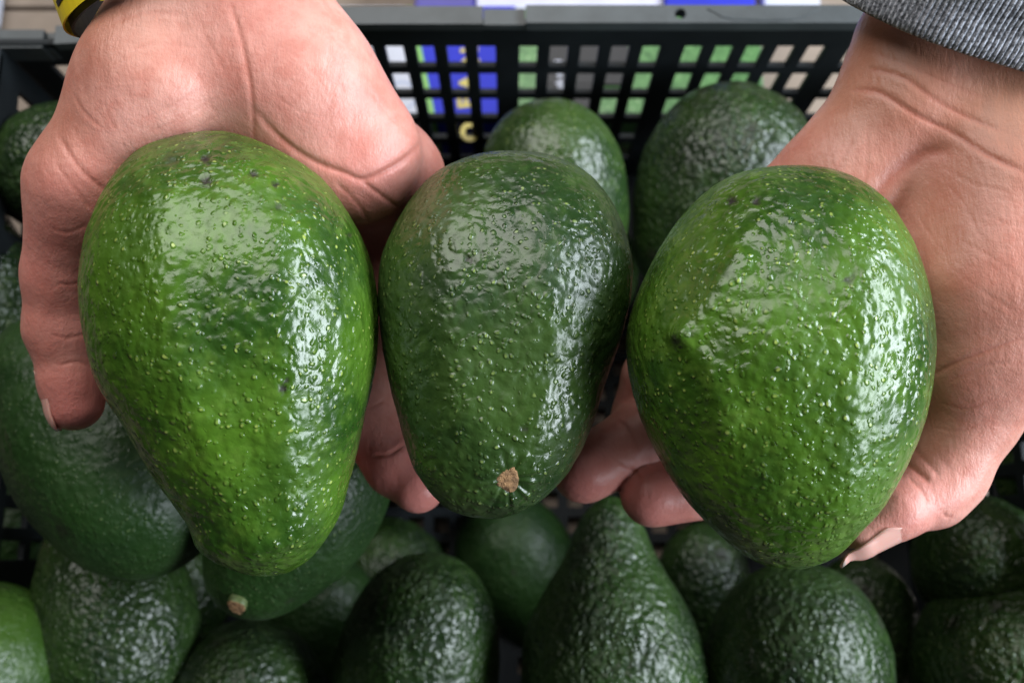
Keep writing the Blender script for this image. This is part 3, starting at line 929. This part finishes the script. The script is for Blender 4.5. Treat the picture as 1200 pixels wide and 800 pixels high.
crL = [
    ([(270, 5), (281, 40), (292, 90), (296, 122), (297, 165)], 3.2, 0.8),
    ([(297, 128), (333, 166), (370, 190), (405, 203), (425, 210), (455, 198), (477, 184), (497, 163)], 4.0, 1.5),
    ([(423, 211), (445, 228), (470, 246)], 3.0, 0.8),
    ([(70, 160), (88, 190), (108, 211), (130, 228)], 3.0, 0.8),
    ([(64, 190), (90, 225), (112, 250)], 2.5, 0.4),
    ([(66, 332), (80, 334), (98, 330)], 2.4, 0.45),
    ([(62, 268), (80, 272), (104, 262)], 2.4, 0.3),
    ([(238, 40), (252, 62), (262, 85)], 2.2, 0.3),
    ([(165, 140), (205, 122), (240, 100)], 2.0, 0.25),
    ([(175, 155), (215, 138), (255, 112)], 2.0, 0.25),
    ([(185, 168), (230, 150), (262, 130)], 2.0, 0.25),
    ([(85, 108), (98, 130), (118, 150)], 2.0, 0.35),
    ([(395, 215), (420, 240), (440, 270)], 2.5, 0.5),
    ([(436, 534), (456, 532), (474, 520)], 2.4, 0.7), ([(416, 476), (432, 478), (452, 468)], 2.4, 0.6),
    ([(70, 428), (88, 424), (108, 430)], 2.0, 0.5), ([(60, 392), (80, 396), (102, 390)], 2.0, 0.35),
    ([(150, 60), (190, 52), (235, 58)], 1.8, 0.2), ([(340, 60), (370, 90), (395, 130)], 1.8, 0.2), ([(120, 120), (150, 180), (170, 200)], 1.8, 0.25), ([(320, 110), (350, 130), (390, 140)], 1.6, 0.2), ([(430, 100), (450, 130), (470, 150)], 1.6, 0.2),
    ([(130, 28), (170, 16), (215, 18)], 3.0, 0.4),
]
handL = build_hand('hand', (-0.19, 0.0, 0.215), (0.0, 0.235, 0.385), palmL, fingersL, crL,
    [(88, 480, 60, 1), (80, 380, 60, .5), (480, 570, 80, 1), (80, 280, 110, .6), (430, 280, 110, .8), (410, 205, 50, .3)], [(130, 0, 90, .6), (70, 150, 60, .35)], 3.0)
tag(handL, 'open bare hand at left, palm up with yellow wristband, thumb along the pear-shaped avocado', 'hand', 'hands holding avocados')
add_nail(handL, J(82, 428, .318, 37), J(88, 472, .318, 33), -IX * 1.0 - IZ * 0.25, (0.0, 0.96), 52, 0.93, 1.05)
add_nail(handL, J(*pinkyL[-2]), J(*pinkyL[-1]), IZ, (0.1, 0.75), 55, 0.9)

# the hand at the right
palmR = [
    ([(1215, -120, .305, 110), (1165, 0, .306, 108), (1115, 100, .308, 100)], 0.012, 0.75),
    ([(1085, 60, .308, 84), (1065, 130, .309, 78), (1000, 218, .316, 80), (935, 268, .328, 78)], 0.010, 0.85),
    ([(1190, 130, .306, 90), (1185, 230, .302, 100), (1165, 330, .301, 104), (1150, 410, .306, 84)], 0.012, 0.85),
    ([(1080, 200, .322, 90), (1040, 330, .345, 90)], 0.012, 0.6),
    ([(935, 290, .343, 75), (1000, 390, .356, 60)], 0.012, 0.5),
    ([(1080, 330, .346, 85), (1050, 420, .354, 55)], 0.012, 0.5),
]
thR = [(1152, 415, .308, 84), (1138, 482, .311, 55), (1106, 553, .312, 47), (1090, 574, .310, 43), (1048, 597, .304, 35), (1009, 628, .301, 25)]
ringR = [(950, 330, .354, 48), (830, 450, .357, 42), (752, 512, .350, 41), (685, 552, .341, 38)]
midR = [(1000, 380, .356, 48), (905, 505, .357, 42), (840, 564, .350, 41), (764, 580, .341, 37)]
pinR = [(905, 300, .346, 44), (815, 365, .350, 38), (765, 440, .356, 33), (742, 490, .358, 28)]
idxR = [(1055, 420, .354, 48), (985, 520, .354, 42), (935, 565, .346, 38), (890, 560, .342, 34)]
crR = [
    ([(995, 106), (1029, 108), (1074, 135), (1119, 157), (1155, 180), (1205, 204)], 4.0, 1.0),
    ([(1015, 80), (1056, 90), (1096, 117), (1128, 135), (1175, 154)], 3.5, 0.7),
    ([(1010, 58), (1060, 75), (1110, 98), (1160, 118)], 3.0, 0.3),
    ([(1118, 178), (1083, 180), (1051, 202), (1033, 222), (1022, 248)], 11.0, 1.6),
    ([(1000, 165), (985, 190), (972, 215)], 3.0, 0.3),
    ([(1016, 150), (1015, 200), (1010, 230)], 3.0, 0.25),
    ([(1200, 395), (1160, 410), (1120, 425), (1092, 440)], 3.0, 0.6),
    ([(1180, 425), (1150, 430), (1110, 448)], 2.6, 0.3),
    ([(1060, 540), (1075, 552), (1090, 565)], 4.0, 1.2),
    ([(1070, 525), (1090, 545), (1100, 558)], 3.0, 0.5),
    ([(1105, 600), (1110, 606), (1116, 604)], 2.5, 0.6),
    ([(1120, 280), (1160, 300), (1200, 330)], 2.2, 0.2),
    ([(1110, 310), (1150, 340), (1190, 365)], 2.2, 0.2),
    ([(1105, 195), (1140, 215), (1185, 225)], 2.2, 0.25),
    ([(1100, 205), (1130, 240), (1150, 280)], 2.2, 0.2),
    ([(722, 538), (745, 552), (752, 562)], 3.0, 0.8),
    ([(724, 492), (740, 508), (748, 528)], 2.4, 0.7), ([(800, 548), (808, 566), (812, 590)], 2.4, 0.6),
    ([(1130, 160), (1150, 200), (1160, 240)], 1.8, 0.25), ([(1060, 215), (1080, 260), (1110, 300)], 1.8, 0.25), ([(1150, 250), (1180, 262), (1205, 268)], 1.8, 0.2),
    ([(1100, 470), (1130, 478), (1160, 468)], 2.2, 0.4), ([(1090, 500), (1120, 505), (1145, 498)], 1.8, 0.3), ([(1065, 560), (1080, 575), (1088, 592)], 2.2, 0.6),
]
handR = build_hand('hand', (0.015, 0.0, 0.215), (0.205, 0.235, 0.385), palmR, [thR, ringR, midR, pinR, idxR], crR,
    [(680, 560, 70, .9), (760, 590, 70, .9), (1075, 600, 40, .5), (1110, 450, 60, .6), (1080, 560, 50, .5)], [(1060, 40, 120, .9), (1190, 110, 120, .9), (990, 100, 70, .7), (1080, 260, 160, .35), (1180, 400, 160, .3)], 8.0)
tag(handR, 'bare hand at right, palm up below a grey cuff, bent thumb with long nail', 'hand', 'hands holding avocados')
add_nail(handR, J(1048, 597, .304, 35), J(1009, 628, .301, 25), IY * 0.85 + IX * 0.45 - IZ * 0.55, (0.12, 1.22), 66, 0.93, 1.04)
add_nail(handR, J(*ringR[-2]), J(*ringR[-1]), IZ + 0.3 * IY, (0.35, 0.80), 55, 0.9)
add_nail(handR, J(*midR[-2]), J(*midR[-1]), IZ + 0.3 * IY, (0.35, 0.80), 55, 0.9)

# ------------------------------------------------------------------ grey ribbed cuff on the right wrist
def cuff():
    nphi, nrow = 1100, 40
    D = 0.300
    cen = P(1118, 50, D + 0.006)
    u = (IX * 300 + IY * 125); u /= np.linalg.norm(u)
    wv = -IZ * 0.9 + IY * 0.42 - IX * 0.10; wv /= np.linalg.norm(wv)
    wv -= u * (wv @ u); wv /= np.linalg.norm(wv)
    axd = np.cross(u, wv); axd /= np.linalg.norm(axd)
    if axd @ IY > 0: axd = -axd
    a, b = 168 * D / F, 0.033
    phi = np.linspace(0, 2 * math.pi, nphi, endpoint=False)
    vs, val = [], []
    prof = [(0.0012, -0.0028), (0.0003, -0.0022), (0.0, -0.0010)] + [(0.0006 + 0.0018 * k, 0.0 + 0.0003 * math.sin(k * .9)) for k in range(nrow - 3)]
    for (s, off) in prof:
        flare = 1 + 0.9 * s + 0.0
        wob = 0.0012 * np.sin(phi * 3 + 40 * s) + 0.0008 * np.sin(phi * 7 - 25 * s + 1)
        rib = np.sin(phi * 170 + 0.35 * np.sin(phi * 5 + 60 * s))
        r = off + wob + 0.00032 * rib + 0.0001 * np.sin(s * 3500 + phi * 40)
        ell = np.cos(phi)[:, None] * u * (a * flare + r[:, None]) + np.sin(phi)[:, None] * wv * (b * flare + r[:, None])
        sag = 0.002 * np.sin(phi * 2 + 0.5)
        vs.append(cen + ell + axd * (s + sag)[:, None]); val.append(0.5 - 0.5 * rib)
    v = np.concatenate(vs); nr = len(prof)
    i = np.arange(nr - 1)[:, None]; k = np.arange(nphi)[None]
    A = i * nphi + k; B = i * nphi + (k + 1) % nphi
    q = np.stack((A, B, B + nphi, A + nphi), -1).reshape(-1, 4)
    me = mesh_np('sleeve', v - np.array(handR.location), q)
    attr(me, 'valley', np.concatenate(val))
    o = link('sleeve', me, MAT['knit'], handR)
    tag(o, 'grey marl ribbed sleeve cuff')
    return o
cuff()

# ------------------------------------------------------------------ yellow wristband on the left wrist, dark lining showing below it
band = empty('wristband', P(246, -20, .33))
tag(band, 'yellow paper wristband with dark print on the wrist at the top left', 'wristband')
def band_pt(phi, s, off):
    """ring tilted across the wrist: s runs up the forearm"""
    cen = P(246, -20, .306)
    u = IX * 0.94 - IY * 0.35; u /= np.linalg.norm(u)
    axd = -(IY * 0.94 + IX * 0.35); axd /= np.linalg.norm(axd)
    wv = np.cross(axd, u); wv = wv if wv @ IZ < 0 else -wv
    wv = wv - axd * 0.12; wv /= np.linalg.norm(wv)
    return cen + u * math.cos(phi) * (0.0432 + off) + wv * math.sin(phi) * (0.030 + off) + axd * s
def strip(name, p0, p1, s0, s1, off, th, mat, n=70, m=4):
    bm = bmesh.new(); G = []
    for lay in (off, off - th):
        G.append([[bm.verts.new(band_pt(p0 + (p1 - p0) * i / n, s0 + (s1 - s0) * j / m, lay) - np.array(band.location)) for j in range(m + 1)] for i in range(n + 1)])
    for i in range(n):
        for j in range(m):
            bm.faces.new((G[0][i][j], G[0][i + 1][j], G[0][i + 1][j + 1], G[0][i][j + 1]))
            bm.faces.new((G[1][i][j], G[1][i][j + 1], G[1][i + 1][j + 1], G[1][i + 1][j]))
        for j in (0, m): bm.faces.new((G[0][i][j], G[1][i][j], G[1][i + 1][j], G[0][i + 1][j]))
    for i in (0, n):
        for j in range(m): bm.faces.new((G[0][i][j], G[0][i][j + 1], G[1][i][j + 1], G[1][i][j]))
    for f in bm.faces: f.smooth = False
    return bm_obj(name, bm, mat, band)
strip('strap', 0, 2 * math.pi * 0.9999, 0.0, 0.016, 0.0035, 0.0006, MAT['yellow'])
strip('lining', 0, 2 * math.pi * 0.9999, -0.0015, 0.012, 0.0014, 0.0008, MAT['dark'])
strip('printed_mark', 2.56, 2.61, 0.0045, 0.0125, 0.0037, 0.0001, MAT['dark'], 4, 2)
strip('printed_mark', 2.61, 2.72, 0.0045, 0.0062, 0.0037, 0.0001, MAT['dark'], 4, 2)
